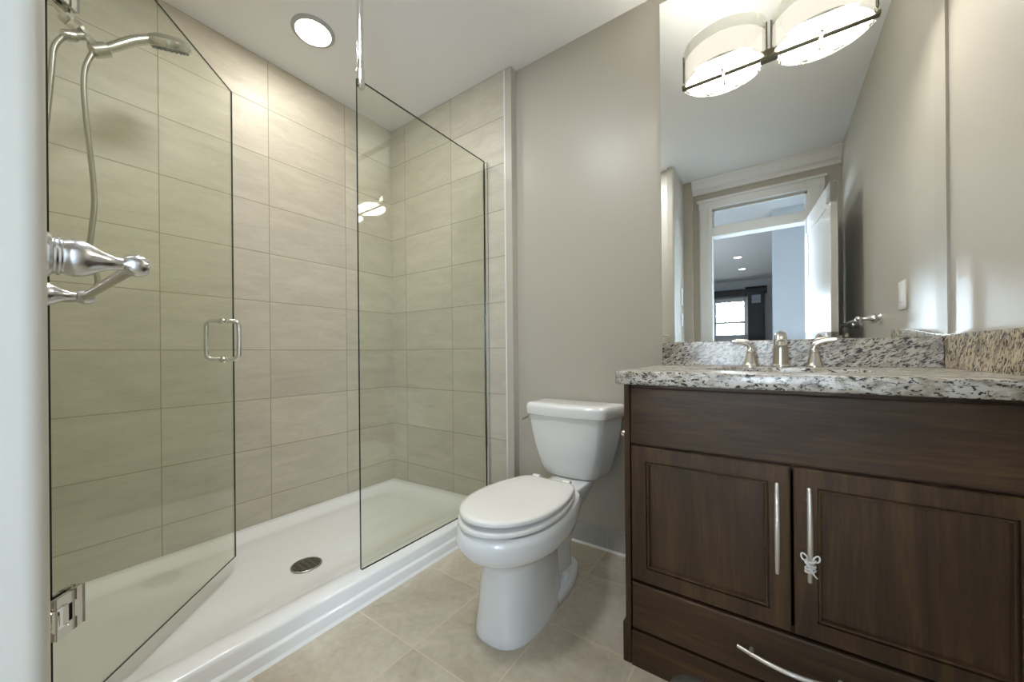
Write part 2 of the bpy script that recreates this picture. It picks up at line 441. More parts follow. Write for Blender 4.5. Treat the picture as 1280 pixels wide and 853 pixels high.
bm = nb(); box(bm, -2.6, YR - 0.2, 0, -0.85, YR - 0.12, BZ); box(bm, XR + 0.1, YR - 0.2, 0, 1.4, YR - 0.12, BZ); box(bm, -0.85, YR - 0.12, ZC, XR + 0.1, YR - 0.12 + 0.01, BZ)
struct('wall_bedroom_near', bm, m_hallwall)
w2 = bpy.data.objects.new('window_2', None); COL.objects.link(w2); w2.location = (-0.89, BY, WZ0); w2['kind'] = 'structure'
bm = nb()
for b in ((WX0 - 0.07, WZ0 - 0.07, WX0 + 0.03, WZ1 + 0.07), (WX1 - 0.03, WZ0 - 0.07, WX1 + 0.07, WZ1 + 0.07), (WX0, WZ0 - 0.07, WX1, WZ0 + 0.03), (WX0, WZ1 - 0.03, WX1, WZ1 + 0.07), (WX0, 1.70, WX1, 1.76)):
    box(bm, b[0], BY - 0.05, b[1], b[2], BY + 0.02, b[3], 0.004)
put('window_frame', bm, m_trim, w2)
bm = nb(); pane(bm, Vector(((WX0 + WX1) / 2, BY - 0.06, (WZ0 + WZ1) / 2)), X_, Y_, Z_, WX1 - WX0, 0.005, WZ1 - WZ0)
put('window_pane', bm, [m_pane, m_edge], w2)
bm = nb()
z = WZ0 + 0.05
while z < WZ1 - 0.04:
    obox(bm, Vector(((WX0 + WX1) / 2, BY + 0.035, z)), X_, Vector((0, 0.94, 0.34)), Vector((0, -0.34, 0.94)), WX1 - WX0 - 0.02, 0.03, 0.002); z += 0.05
box(bm, WX0, BY + 0.022, WZ1 - 0.04, WX1, BY + 0.06, WZ1)
put('window_blind', bm, m_trim, w2)

# ================================================================== SHOWER
PX = -1.405
def rr2(x0, y0, x1, y1, r, z, n=5):
    out = []
    for cx_, cy_, a0 in ((x1 - r, y1 - r, 0), (x0 + r, y1 - r, PI / 2), (x0 + r, y0 + r, PI), (x1 - r, y0 + r, 1.5 * PI)):
        for i in range(n + 1):
            a = a0 + PI / 2 * i / n; out.append(Vector((cx_ + r * math.cos(a), cy_ + r * math.sin(a), z)))
    return out
pan = empty('shower_pan', (-1.83, 0.9, 0), 'white acrylic shower pan with a stepped curb along the tiled wall', 'shower pan')
ZR, ZCB = 0.074, 0.103
X0, X1, Y0, Y1 = XL + 0.001, -1.345, NW + 0.010, YE - 0.001
bm = nb()
def zr(p):     # the rim climbs from the tiled wall to the curb
    t = (p.x - X0) / (X1 - X0); return ZR + (ZCB - ZR) * min(1, max(0, (t - 0.0) / 0.9))
def lift(ring, dz=0.0): return [Vector((p.x, p.y, zr(p) + dz)) for p in ring]
rings = [
    rr2(X0, Y0, X1 + 0.013, Y1, 0.004, 0.0), rr2(X0, Y0, X1 + 0.013, Y1, 0.004, 0.040), rr2(X0, Y0, X1 + 0.011, Y1, 0.004, 0.046), rr2(X0, Y0, X1 + 0.001, Y1, 0.004, 0.051),
    rr2(X0, Y0, X1, Y1, 0.004, 0.056), lift(rr2(X0, Y0, X1 - 0.002, Y1, 0.004, 0), -0.014), lift(rr2(X0, Y0, X1 - 0.006, Y1, 0.004, 0), -0.005), lift(rr2(X0, Y0, X1 - 0.014, Y1, 0.004, 0)),
    lift(rr2(X0 + 0.030, Y0 + 0.03, X1 - 0.072, Y1 - 0.040, 0.03, 0)), lift(rr2(X0 + 0.036, Y0 + 0.036, X1 - 0.080, Y1 - 0.047, 0.033, 0), -0.0012), lift(rr2(X0 + 0.045, Y0 + 0.045, X1 - 0.094, Y1 - 0.057, 0.04, 0), -0.0055),
    lift(rr2(X0 + 0.060, Y0 + 0.058, X1 - 0.118, Y1 - 0.078, 0.05, 0), -0.017), lift(rr2(X0 + 0.078, Y0 + 0.075, X1 - 0.150, Y1 - 0.105, 0.06, 0), -0.029), lift(rr2(X0 + 0.095, Y0 + 0.09, X1 - 0.185, Y1 - 0.13, 0.07, 0), -0.037), rr2(X0 + 0.125, Y0 + 0.12, X1 - 0.23, Y1 - 0.17, 0.08, 0.044),
    rr2(X0 + 0.20, Y0 + 0.22, X1 - 0.30, Y1 - 0.3, 0.08, 0.040), rr2(X0 + 0.48, Y0 + 0.66, X1 - 0.36, Y1 - 0.80, 0.03, 0.030)]
loft(bm, rings)
put('basin', bm, m_acrylic, pan, True, 50)
bm = nb(); prism(bm, [(-1.332, 0.0), (-1.322, 0.0), (-1.332, 0.009)], 'y', NW, YE); put('caulk_bead', bm, m_caulk, pan)
dc = Vector((-1.755, 0.842, 0.031))
bm = nb(); lathe(bm, [(0.062, -0.002), (0.062, 0.003), (0.058, 0.0055), (0.0, 0.006)], dc, Z_, 36); dr = put('drain', bm, m_gap, pan, True)
bm = nb(); lathe(bm, [(0.064, 0.0), (0.064, 0.005), (0.060, 0.0075), (0.056, 0.0062), (0.056, 0.0)], dc, Z_, 36, False, False)
for i in range(-4, 5):
    h = math.sqrt(max(0, 0.054 ** 2 - (i * 0.012) ** 2))
    box(bm, dc.x + i * 0.012 - 0.002, dc.y - h, dc.z + 0.004, dc.x + i * 0.012 + 0.002, dc.y + h, dc.z + 0.0072)
    if i % 2 == 0: box(bm, dc.x - h, dc.y + i * 0.012 - 0.002, dc.z + 0.004, dc.x + h, dc.y + i * 0.012 + 0.002, dc.z + 0.0072)
put('drain_grate', bm, plain('drain_steel', (0.42, 0.40, 0.36), 0.35, 1.0), dr)

# fixed glass panel
gp = empty('glass_panel', (PX, 1.31, 0.1), 'fixed clear glass panel standing on the shower curb beside the toilet', 'glass panel')
bm = nb(); GY0, GY1, GZ0, GZ1 = 0.893, YE - 0.004, 0.1025, 2.148
pane(bm, Vector((PX, (GY0 + GY1) / 2, (GZ0 + GZ1) / 2)), Y_, X_, Z_, GY1 - GY0, 0.010, GZ1 - GZ0)
put('pane', bm, [m_glass, m_edge], gp)
bm = nb()
for s in (-1, 1): box(bm, PX + s * 0.006, YE - 0.022, 0.1025, PX + s * 0.011, YE, GZ1)
box(bm, PX - 0.011, YE - 0.003, 0.1025, PX + 0.011, YE, GZ1)
put('wall_channel', bm, m_chrome, gp)
bm = nb(); lathe(bm, [(0.0125, 0.0), (0.0125, ZC - 2.14)], (PX, 0.912, 2.14), Z_, 20)
rod = put('support_rod', bm, m_chrome, gp, True)
bm = nb(); lathe(bm, [(0.020, 0), (0.023, 0.01), (0.0175, 0.02)], (PX, 0.912, ZC - 0.02), Z_, 24); put('ceiling_flange', bm, m_chrome, rod, True)
bm = nb(); lathe(bm, [(0.012, -0.02), (0.017, -0.014), (0.017, 0.055), (0.0155, 0.06), (0.0125, 0.064)], (PX, 0.912, 2.135), Z_, 24); put('glass_clamp', bm, m_chrome, rod, True)
bm = nb(); prism(bm, [(PX + 0.005, 0.1025), (PX + 0.010, 0.1025), (PX + 0.005, 0.107)], 'y', GY0, YE); put('seal', bm, m_edge, gp)

# glass door, swung inwards
dh = Vector((-1.408, 0.086, 0)); df = Vector((-1.952, 0.632, 0))
dx = (df - dh).normalized(); dyv = Vector((-dx.y, dx.x, 0)); DW = (df - dh).length
sd = empty('shower_door', (dh.x, dh.y, 0.1), 'frameless clear glass shower door swung open over the pan', 'shower door')
bm = nb(); pane(bm, dh + dx * DW / 2 + Z_ * ((0.108 + 2.168) / 2), dx, dyv, Z_, DW, 0.007, 2.06)
put('pane', bm, [m_glass, m_edge], sd)
# loop handle, one D on either side of the glass
hc = dh + dx * (DW - 0.078)
bm = nb(); hz0, hz1, ho = 0.982, 1.145, 0.062
for s in (-1, 1):
    q = [(0.006, hz0), (ho - 0.028, hz0), (ho - 0.012, hz0 + 0.004), (ho - 0.003, hz0 + 0.013), (ho, hz0 + 0.03), (ho, hz1 - 0.03), (ho - 0.003, hz1 - 0.013), (ho - 0.012, hz1 - 0.004), (ho - 0.028, hz1), (0.006, hz1)]
    tube(bm, [hc + dyv * (s * a) + Z_ * z for a, z in q], 0.0095, 14, 4)
    for z in (hz0, hz1): lathe(bm, [(0.015, 0.005), (0.015, 0.009), (0.0115, 0.012), (0.0115, 0.02)], hc + Z_ * z, dyv * s, 20)
put('loop_handle', bm, m_chrome, sd, True)
for hz in (0.372, 1.925):
    bm = nb()
    for s in (-1, 1):
        c = dh + Z_ * hz + dyv * (0.010 * s)
        obox(bm, c + dx * 0.050, dx, dyv, Z_, 0.026, 0.009, 0.092, 0.003)
        obox(bm, c + dx * 0.018 + Z_ * 0.035, dx, dyv, Z_, 0.048, 0.009, 0.022, 0.003)
        obox(bm, c + dx * 0.018 - Z_ * 0.035, dx, dyv, Z_, 0.048, 0.009, 0.022, 0.003)
    hg = put('hinge', bm, m_nickel, sd, True)
    bm = nb(); box(bm, dh.x - 0.028, NW + 0.0015, hz - 0.045, dh.x + 0.028, NW + 0.014, hz + 0.045, 0.003)
    obox(bm, Vector((dh.x, NW + 0.03, hz)), X_, Y_, Z_, 0.03, 0.05, 0.040, 0.004)
    obox(bm, dh + dx * 0.004 + Z_ * hz, dx, dyv, Z_, 0.026, 0.031, 0.038, 0.006)
    put('wall_plate', bm, m_chrome, hg, True)
    bm = nb(); obox(bm, dh + dx * 0.0265 + Z_ * hz, dx, dyv, Z_, 0.022, 0.022, 0.048); put('gasket', bm, m_dark, hg)

# shower head set
sh = empty('shower_head_set', (-1.9, NW, 2.15), 'chrome hand shower on its arm bracket inside the shower', 'shower head')
SX = -1.9
bm = nb(); tube(bm, [(SX, NW + 0.008, 2.17), (SX, 0.10, 2.17), (SX, 0.14, 2.145), (SX, 0.17, 2.115)], 0.011, 14); lathe(bm, [(0.034, 0), (0.032, 0.008), (0.014, 0.016)], (SX, NW + 0.008, 2.17), Y_, 28)
put('shower_arm', bm, m_nickel, sh, True)
ad = Vector((0, 0.8, -0.6)).normalized()
bm = nb(); lathe(bm, [(0.013, 0), (0.021, 0.002), (0.0215, 0.02), (0.019, 0.024), (0.0215, 0.028), (0.022, 0.045), (0.014, 0.055), (0.013, 0.085), (0.017, 0.09)], (SX, 0.150, 2.128), ad, 8)
tube(bm, [(SX, 0.196, 2.088), (SX, 0.178, 2.075), (SX, 0.158, 2.066)], 0.013, 14)
lathe(bm, [(0.0145, 0), (0.0165, 0.004), (0.0165, 0.03), (0.012, 0.034)], (SX, 0.180, 2.073), (0, -0.9, -0.42), 20)
put('diverter', bm, m_nickel, sh, True)
hdir = Vector((0, 0.05, 0.052)).normalized()
bm = nb(); lathe(bm, [(0.018, 0), (0.022, 0.003), (0.0225, 0.045), (0.019, 0.049)], (SX, 0.214, 2.048), (0, 0.78, 0.62), 20, True, True)
put('holder', bm, m_nickel, sh, True)
hs = [(SX, 0.218, 2.044), (SX, 0.262, 2.092), (SX, 0.315, 2.150), (SX, 0.360, 2.187), (SX, 0.40, 2.206)]
bm = nb(); tube(bm, hs, lambda t: 0.0125 + 0.004 * math.sin(PI * t * 0.9), 16)
fd = Vector((-0.42, 0.28, -0.86)).normalized()
hc_ = Vector((SX + 0.012, 0.408, 2.226))
lathe(bm, [(0.0, -0.006), (0.036, -0.003), (0.057, 0.005), (0.065, 0.013), (0.067, 0.032), (0.062, 0.041), (0.057, 0.042)], hc_, fd, 32)
hsm = put('hand_shower', bm, m_nickel, sh, True)
bm = nb(); lathe(bm, [(0.057, 0.0405), (0.057, 0.0435), (0.0, 0.0445)], hc_, fd, 32)
u, v = frame_of(fd)
for rr_, nn in ((0.02, 8), (0.036, 14), (0.051, 20)):
    for i in range(nn):
        a = 2 * PI * i / nn; lathe(bm, [(0.0032, 0.043), (0.0024, 0.0475)], hc_ + (u * math.cos(a) + v * math.sin(a)) * rr_, fd, 8)
put('spray_face', bm, plain('grey_nozzles', (0.12, 0.12, 0.11), 0.4), hsm, True)
hose = [(0.217, 2.043), (0.200, 1.981), (0.196, 1.91), (0.201, 1.804), (0.209, 1.699), (0.216, 1.592), (0.217, 1.51), (0.210, 1.426), (0.206, 1.357), (0.214, 1.304), (0.223, 1.27), (0.218, 1.23), (0.192, 1.20), (0.155, 1.187), (0.118, 1.20), (0.100, 1.26), (0.099, 1.42), (0.105, 1.60), (0.118, 1.789), (0.127, 1.922), (0.132, 1.998), (0.144, 2.037), (0.158, 2.062)]
cnt = [0]
def hr(t):
    cnt[0] += 1; return 0.0082 if cnt[0] % 2 else 0.0072
bm = nb(); tube(bm, [(SX, a, b) for a, b in hose], hr, 12, 26); put('hose', bm, m_hose, sh, True, 80)

# ------------------------------------------------------------------ towel bars
def towel_bar(loc, ax_along, out, length, label):
    """posts stand on the wall at loc and loc + ax_along * length and project along out"""
    p = Vector(loc); a = Vector(ax_along); d = Vector(out)
    t = empty('towel_bar', p, label, 'towel bar')
    prof = [(0.030, 0.0), (0.030, 0.004), (0.0275, 0.007), (0.0245, 0.008), (0.0245, 0.010), (0.0265, 0.012), (0.0265, 0.014), (0.0235, 0.016), (0.0235, 0.018), (0.025, 0.021), (0.0262, 0.027), (0.0255, 0.034), (0.022, 0.042), (0.016, 0.051), (0.0115, 0.060), (0.0088, 0.069), (0.0085, 0.074),
            (0.0125, 0.076), (0.0155, 0.081), (0.0165, 0.088), (0.0155, 0.095), (0.0115, 0.101), (0.0, 0.104)]
    for k in (0, 1):
        bm = nb(); lathe(bm, prof, p + a * (length * k), d, 32); put('post', bm, m_silver, t, True, 30)
    bm = nb(); lathe(bm, [(0.0085, 0.008), (0.0085, length - 0.008)], p + d * 0.088, a, 20); put('bar', bm, m_nickel, t, True)
    return t
towel_bar((-0.79, NW, 1.137), (-1, 0, 0), (0, 1, 0), 0.50, 'brushed nickel towel bar on the wall end beside the shower door')
towel_bar((XR, 0.853, 1.165), (0, -1, 0), (-1, 0, 0), 0.62, 'nickel towel bar on the right wall, seen only in the mirror')

# ------------------------------------------------------------------ recessed shower light
RL = Vector((-1.905, 0.972, ZC))
rl = empty('recessed_light', RL, 'round recessed ceiling light above the shower', 'ceiling light')
bm = nb(); lathe(bm, [(0.100, 0.0), (0.100, 0.006), (0.094, 0.011), (0.082, 0.012), (0.078, 0.006)], RL, -Z_, 48, False, False); put('trim_ring', bm, plain('grey_light_ring', (0.45, 0.44, 0.42), 0.5), rl, True)
bm = nb(); lathe(bm, [(0.079, 0.004), (0.072, 0.010), (0.05, 0.014), (0.0, 0.016)], RL, -Z_, 32, True, False); put('lens', bm, m_lamp, rl, True)

# ================================================================== TOILET
TX = -0.80
toilet = empty('toilet', (TX, 1.3, 0), 'white two-piece toilet with its lid closed, beside the dark vanity', 'toilet')
def egg(yf, yb, hw, z, cx=TX, backw=None, ym=None, n=40, sq=1.0):
    """plan outline: half ellipse in front, gently narrowing to a rounded back"""
    if ym is None: ym = yf + (yb - yf) * 0.50
    bw = hw * 0.66 if backw is None else backw
    out = []
    for i in range(n + 1):
        t = PI * i / n                        # right -> front -> left
        c_ = math.cos(t); out.append(Vector((cx + hw * math.copysign(abs(c_) ** sq, c_), ym - (ym - yf) * math.sin(t) ** (0.92 * sq), z)))
    m = 14
    for i in range(1, m + 1):
        s = i / m
        y = ym + (yb - ym) * s
        x = hw - (hw - bw) * s ** 2
        k = max(0, (s - 0.86) / 0.14); x -= bw * 0.16 * k * k
        out.append(Vector((cx - x, y, z)))
    for i in range(m, 0, -1):
        s = i / m
        y = ym + (yb - ym) * s
        x = hw - (hw - bw) * s ** 2
        k = max(0, (s - 0.86) / 0.14); x -= bw * 0.16 * k * k
        out.append(Vector((cx + x, y, z)))
    return out
bm = nb()
prof = [(0.0, 0.984, 1.38, 0.116), (0.008, 0.980, 1.38, 0.118), (0.03, 0.984, 1.38, 0.114), (0.10, 0.994, 1.37, 0.107), (0.18, 1.003, 1.365, 0.104), (0.240, 1.008, 1.37, 0.107), (0.264, 0.994, 1.39, 0.120),
        (0.280, 0.966, 1.41, 0.144), (0.297, 0.934, 1.43, 0.168), (0.317, 0.911, 1.45, 0.183), (0.342, 0.898, 1.465, 0.190), (0.368, 0.896, 1.47, 0.191), (0.388, 0.902, 1.47, 0.188), (0.399, 0.912, 1.47, 0.181), (0.400, 0.95, 1.44, 0.15)]
loft(bm, [egg(yf, yb, hw, z, ym=1.18, sq=0.74 + 0.26 * min(1, max(0, (z - 0.2) / 0.08))) for z, yf, yb, hw in prof])
# trapway column and deck under the tank
def blk(z, y0, y1, hw, r): return rr2(TX - hw, y0, TX + hw, y1, r, z)
loft(bm, [blk(0.02, 1.28, 1.56, 0.048, 0.04), blk(0.12, 1.28, 1.54, 0.050, 0.04), blk(0.24, 1.29, 1.58, 0.062, 0.04), blk(0.32, 1.30, 1.66, 0.085, 0.05), blk(0.35, 1.30, 1.71, 0.092, 0.05), blk(0.382, 1.30, 1.735, 0.096, 0.05), blk(0.389, 1.305, 1.73, 0.090, 0.045)])
# foot flange
loft(bm, [egg(1.15, 1.60, 0.106, 0.0, backw=0.045), egg(1.15, 1.60, 0.108, 0.008, backw=0.047), egg(1.15, 1.597, 0.106, 0.030, backw=0.046), egg(1.155, 1.585, 0.098, 0.038, backw=0.040)])
put('bowl', bm, m_china, toilet, True, 50)
for s in (-1, 1):
    bm = nb(); lathe(bm, [(0.017, 0.0), (0.018, 0.008), (0.0165, 0.022), (0.010, 0.028), (0.0, 0.030)], (TX + s * 0.074, 1.415, 0.034), Z_, 20); put('bolt_cap', bm, m_white_pl, toilet, True)
bm = nb(); S = dict(ym=1.17, backw=0.118)
loft(bm, [egg(0.910, 1.425, 0.172, 0.4045, **S), egg(0.903, 1.428, 0.179, 0.4075, **S), egg(0.902, 1.428, 0.180, 0.418, **S), egg(0.908, 1.425, 0.174, 0.4225, **S)]); put('seat', bm, m_seat, toilet, True, 60)
bm = nb()
def lid(yf, yb, hw, z, tilt=0.013):
    r_ = egg(yf, yb, hw, z, **S)
    for p in r_: p.z += tilt * (1.43 - p.y) / 0.5
    return r_
loft(bm, [lid(0.916, 1.425, 0.166, 0.4245), lid(0.909, 1.428, 0.1745, 0.4265), lid(0.908, 1.429, 0.1755, 0.4365), lid(0.912, 1.426, 0.1715, 0.4415), lid(0.93, 1.41, 0.155, 0.4435), lid(1.05, 1.30, 0.06, 0.4440)]); put('seat_lid', bm, m_seat, toilet, True, 60)
for s in (-1, 1):
    bm = nb(); lathe(bm, [(0.0, 0), (0.013, 0.001), (0.013, 0.034), (0.0, 0.035)], (TX + s * 0.075 - 0.018, 1.435, 0.435), X_, 18)
    put('seat_hinge', bm, m_seat, toilet, True)
def tank_ring(z, hw, y0, y1, r, bow, cx=TX - 0.02, taper=0.16):
    base = rr2(cx - hw, y0, cx + hw, y1, r, z, 7)
    out = []
    for i, (a, b) in enumerate(zip(base, base[1:] + base[:1])):
        out.append(a)
        if i % 8 == 7:
            for k in range(1, 12): out.append(a.lerp(b, k / 12))
    res = []
    for p in out:
        t = (p.x - cx) / hw; f = (y1 - p.y) / (y1 - y0)      # f: 0 at the wall, 1 at the front
        res.append(Vector((cx + (p.x - cx) * (1 - taper * f), p.y - bow * max(0, 1 - t * t) * f, z)))
    return res
bm = nb()
loft(bm, [tank_ring(0.391, 0.150, 1.645, 1.765, 0.025, 0.03), tank_ring(0.398, 0.163, 1.635, 1.77, 0.028, 0.03), tank_ring(0.44, 0.184, 1.622, 1.772, 0.03, 0.03), tank_ring(0.53, 0.210, 1.604, 1.775, 0.03, 0.028), tank_ring(0.62, 0.228, 1.592, 1.776, 0.03, 0.026), tank_ring(0.690, 0.236, 1.586, 1.777, 0.03, 0.024)])
put('tank', bm, m_china, toilet, True, 50)
bm = nb()
loft(bm, [tank_ring(0.690, 0.242, 1.580, 1.782, 0.03, 0.024), tank_ring(0.694, 0.247, 1.574, 1.784, 0.032, 0.024), tank_ring(0.728, 0.250, 1.571, 1.786, 0.034, 0.024), tank_ring(0.743, 0.245, 1.577, 1.782, 0.032, 0.024), tank_ring(0.749, 0.236, 1.588, 1.774, 0.03, 0.022), tank_ring(0.7505, 0.19, 1.63, 1.75, 0.03, 0.018)])
put('tank_lid', bm, m_china, toilet, True, 50)
bm = nb(); lx = TX - 0.02 - 0.214
lathe(bm, [(0.014, 0), (0.014, 0.014), (0.009, 0.018), (0.0, 0.019)], (lx + 0.006, 1.635, 0.667), -X_, 18)
tube(bm, [(lx - 0.006, 1.635, 0.667), (lx - 0.008, 1.60, 0.664), (lx - 0.008, 1.575, 0.660)], 0.006, 10); put('flush_lever', bm, m_nickel, toilet, True)

# ================================================================== VANITY
CX0, CX1, CY = -0.393, 0.470, 1.20
van = empty('vanity_cabinet', (0.04, 1.49, 0), 'dark stained wood vanity cabinet with two doors under the granite top', 'vanity')
def slab(bm, x0, z0, x1, z1, y, rings, back=0.02):
    """front built of nested rectangles: (inset, depth behind the front plane y)"""
    R = []
    for ins, dep in [(0, back)] + rings:
        R.append([Vector((x0 + ins, y + dep, z0 + ins)), Vector((x1 - ins, y + dep, z0 + ins)), Vector((x1 - ins, y + dep, z1 - ins)), Vector((x0 + ins, y + dep, z1 - ins))])
    loft(bm, R)
bm = nb()
for b in ((CX0 + 0.02, CY, 0.115, CX1, 1.795, 0.135), (CX0 + 0.02, 1.783, 0.135, CX1, 1.795, 0.895), (CX1 - 0.016, CY, 0.135, CX1, 1.783, 0.895),
          (CX0 + 0.02, CY, 0.135, CX0 + 0.036, 1.783, 0.895), (CX0 + 0.036, CY, 0.69, CX1 - 0.016, CY + 0.018, 0.895), (CX0 + 0.036, CY, 0.26, CX1 - 0.016, CY + 0.018, 0.285)):
    box(bm, *b)
put('carcass', bm, m_wood_h, van)
bm = nb()
box(bm, CX0, CY - 0.012, 0.125, CX0 + 0.018, 1.795, 0.895, 0.0015)
box(bm, CX0 - 0.008, CY - 0.016, 0.0, CX0 + 0.018, 1.795, 0.127, 0.002)
put('side_panel', bm, m_wood_v, van)
bm = nb(); slab(bm, -0.370, 0.708, 0.448, 0.886, 1.181, [(0, 0.004), (0.0015, 0.001), (0.004, 0.0)]); put('false_front', bm, m_wood_h, van)
bm = nb(); box(bm, 0.452, CY - 0.010, 0.0, CX1, CY, 0.895, 0.001); put('filler_strip', bm, m_wood_v, van)
# plinth with a bracket-foot cut-out
arch = [(-0.372, 0.0), (-0.262, 0.0), (-0.257, 0.006), (-0.250, 0.022), (-0.236, 0.036), (-0.215, 0.046), (-0.18, 0.052), (0.04, 0.055), (0.26, 0.052), (0.295, 0.046), (0.316, 0.036), (0.33, 0.022), (0.337, 0.006), (0.342, 0.0), (0.450, 0.0), (0.450, 0.108), (0.446, 0.113), (-0.368, 0.113), (-0.372, 0.108)]
bm = nb(); prism(bm, arch, 'y', 1.182, 1.202); put('plinth', bm, m_wood_h, van)
DOOR = [(0, 0.005), (0.0015, 0.0015), (0.005, 0.0), (0.0450, 0.0), (0.0460, 0.0065), (0.0480, 0.0065), (0.0490, 0.0012), (0.0515, -0.0004), (0.0540, 0.0012), (0.0555, 0.006), (0.0565, 0.0105)]
def pull(bm, p0, p1, bow, r=0.0058):
    p0, p1 = Vector(p0), Vector(p1)
    pts = []
    for i in range(9):
        t = i / 8; pts.append(p0.lerp(p1, t) + Vector((0, -bow * (math.sin(PI * t)), 0)))
    tube(bm, pts, lambda t: r * (0.82 + 0.18 * math.sin(PI * t)), 12, 4)
def cab_door(x0, x1, hx):
    bm = nb(); slab(bm, x0, 0.276, x1, 0.702, 1.181, DOOR)
    d = put('door', bm, m_wood_v, van)
    bm = nb(); pull(bm, (hx, 1.164, 0.428), (hx, 1.164, 0.660), 0.016)
    for z in (0.462, 0.626): lathe(bm, [(0.0055, 0), (0.0055, 0.022)], (hx, 1.181, z), -Y_, 12)
    put('handle', bm, m_satin, d, True)
cab_door(-0.370, 0.0365, 0.008)
cab_door(0.0425, 0.448, 0.073)
bm = nb(); slab(bm, -0.370, 0.121, 0.448, 0.267, 1.181, [(0, 0.005), (0.0015, 0.0015), (0.005, 0.0), (0.009, 0.0), (0.0115, 0.0)])
drw = put('drawer', bm, m_wood_h, van)
bm = nb(); pull(bm, (-0.082, 1.172, 0.197), (0.162, 1.172, 0.197), 0.030)
for x in (-0.05, 0.13): lathe(bm, [(0.0055, 0), (0.0055, 0.024)], (x, 1.181, 0.197), -Y_, 12)
put('handle', bm, m_satin, drw, True)

# white tie knotted on the right door's pull
bm = nb()
def ringlet(c, rx, ry, tiltz, r=0.0016):
    pts = [Vector((c[0] + rx * math.cos(a), c[1] + ry * math.sin(a), c[2] + tiltz * math.cos(a))) for a in [2 * PI * i / 16 for i in range(17)]]
    tube(bm, pts, r, 8, 2, cap=False)
for z, tz in ((0.487, 0.002), (0.479, -0.003), (0.471, 0.004), (0.463, 0.003)): ringlet((0.073, 1.150, z), 0.0095, 0.010, tz, 0.0024)
for s in (-1, 1):
    c = Vector((0.073 + s * 0.0115, 1.148, 0.494))
    pts = [c + Vector((0.0065 * math.cos(a) * s, 0.002 * math.sin(2 * a), 0.0075 * math.sin(a) + 0.003 * math.cos(a))) for a in [2 * PI * i / 16 for i in range(17)]]
    tube(bm, pts, 0.0018, 8, 2, cap=False)
tube(bm, [(0.066, 1.139, 0.494), (0.070, 1.137, 0.478), (0.078, 1.138, 0.462), (0.085, 1.141, 0.452)], 0.002, 8)
tag(put('cord_tie', bm, m_white_pl, None, True), 'white cord tie knotted round the right-hand vanity door handle', 'cord tie')

# countertop with an oval bowl
TX0, TY0_, TZ1, TZ0_ = -0.410, 1.155, 0.938, 0.897
SKX, SKY, SA, SB = 0.028, 1.455, 0.215, 0.165
bm = nb()
def top_face(z):
    o = [bm.verts.new(p) for p in ((TX0, TY0_, z), (XR - 0.001, TY0_, z), (XR - 0.001, YB - 0.001, z), (TX0, YB - 0.001, z))]
    e = [bm.verts.new((SKX + SA * math.cos(2 * PI * i / 40), SKY + SB * math.sin(2 * PI * i / 40), z)) for i in range(40)]
    ed = [bm.edges.new((o[i], o[(i + 1) % 4])) for i in range(4)] + [bm.edges.new((e[i], e[(i + 1) % 40])) for i in range(40)]
    bmesh.ops.triangle_fill(bm, use_beauty=True, use_dissolve=False, edges=ed)
    return o, e
o1, e1 = top_face(TZ1); o0, e0 = top_face(TZ0_)
for a, b in ((o1, o0), (e1, e0)):
    for i in range(len(a)): bm.faces.new((a[i], a[(i + 1) % len(a)], b[(i + 1) % len(a)], b[i]))
# eased front and left edges
es = [e for e in bm.edges if (all(abs(v.co.y - TY0_) < 1e-4 for v in e.verts) or all(abs(v.co.x - TX0) < 1e-4 for v in e.verts))]
bmesh.ops.bevel(bm, geom=es, offset=0.004, segments=3, affect='EDGES', profile=0.5)
tag(put('countertop', bm, m_gran_top, None, True, 30), 'speckled granite countertop on the dark vanity', 'countertop')
bm = nb(); box(bm, TX0, YB - 0.022, TZ1, 0.455, YB - 0.001, 1.040, 0.002); tag(put('backsplash', bm, m_gran_back), 'long granite backsplash strip below the mirror behind the faucet', 'backsplash')
bm = nb(); box(bm, 0.456, TY0_ + 0.004, TZ1, XR - 0.001, YB - 0.001, 1.046, 0.002); tag(put('side_splash', bm, m_gran_side), 'short golden granite splash strip against the right wall', 'backsplash')
bm = nb()
prof = [(1.0, 0.0), (1.0, -0.004), (0.985, -0.03), (0.93, -0.07), (0.80, -0.105), (0.55, -0.125), (0.2, -0.132), (0.1, -0.133)]
R_in = [[Vector((SKX + (SA + 0.002) * k * math.cos(2 * PI * i / 40), SKY + (SB + 0.002) * k * math.sin(2 * PI * i / 40), TZ0_ + h)) for i in range(40)] for k, h in prof]
R_out = [[Vector((SKX + (SA + 0.014) * k * math.cos(2 * PI * i / 40), SKY + (SB + 0.014) * k * math.sin(2 * PI * i / 40), TZ0_ + h - (0.0 if h == 0 else 0.010))) for i in range(40)] for k, h in prof]
loft(bm, R_out[::-1] + R_in)
sk = tag(put('sink', bm, m_china, None, True, 50), 'oval white undermount sink set into the granite countertop', 'sink')
bm = nb(); lathe(bm, [(0.022, 0), (0.022, 0.003), (0.018, 0.005), (0.0, 0.004)], (SKX, SKY, TZ0_ - 0.133), Z_, 24); put('sink_drain', bm, m_chrome, sk, True)

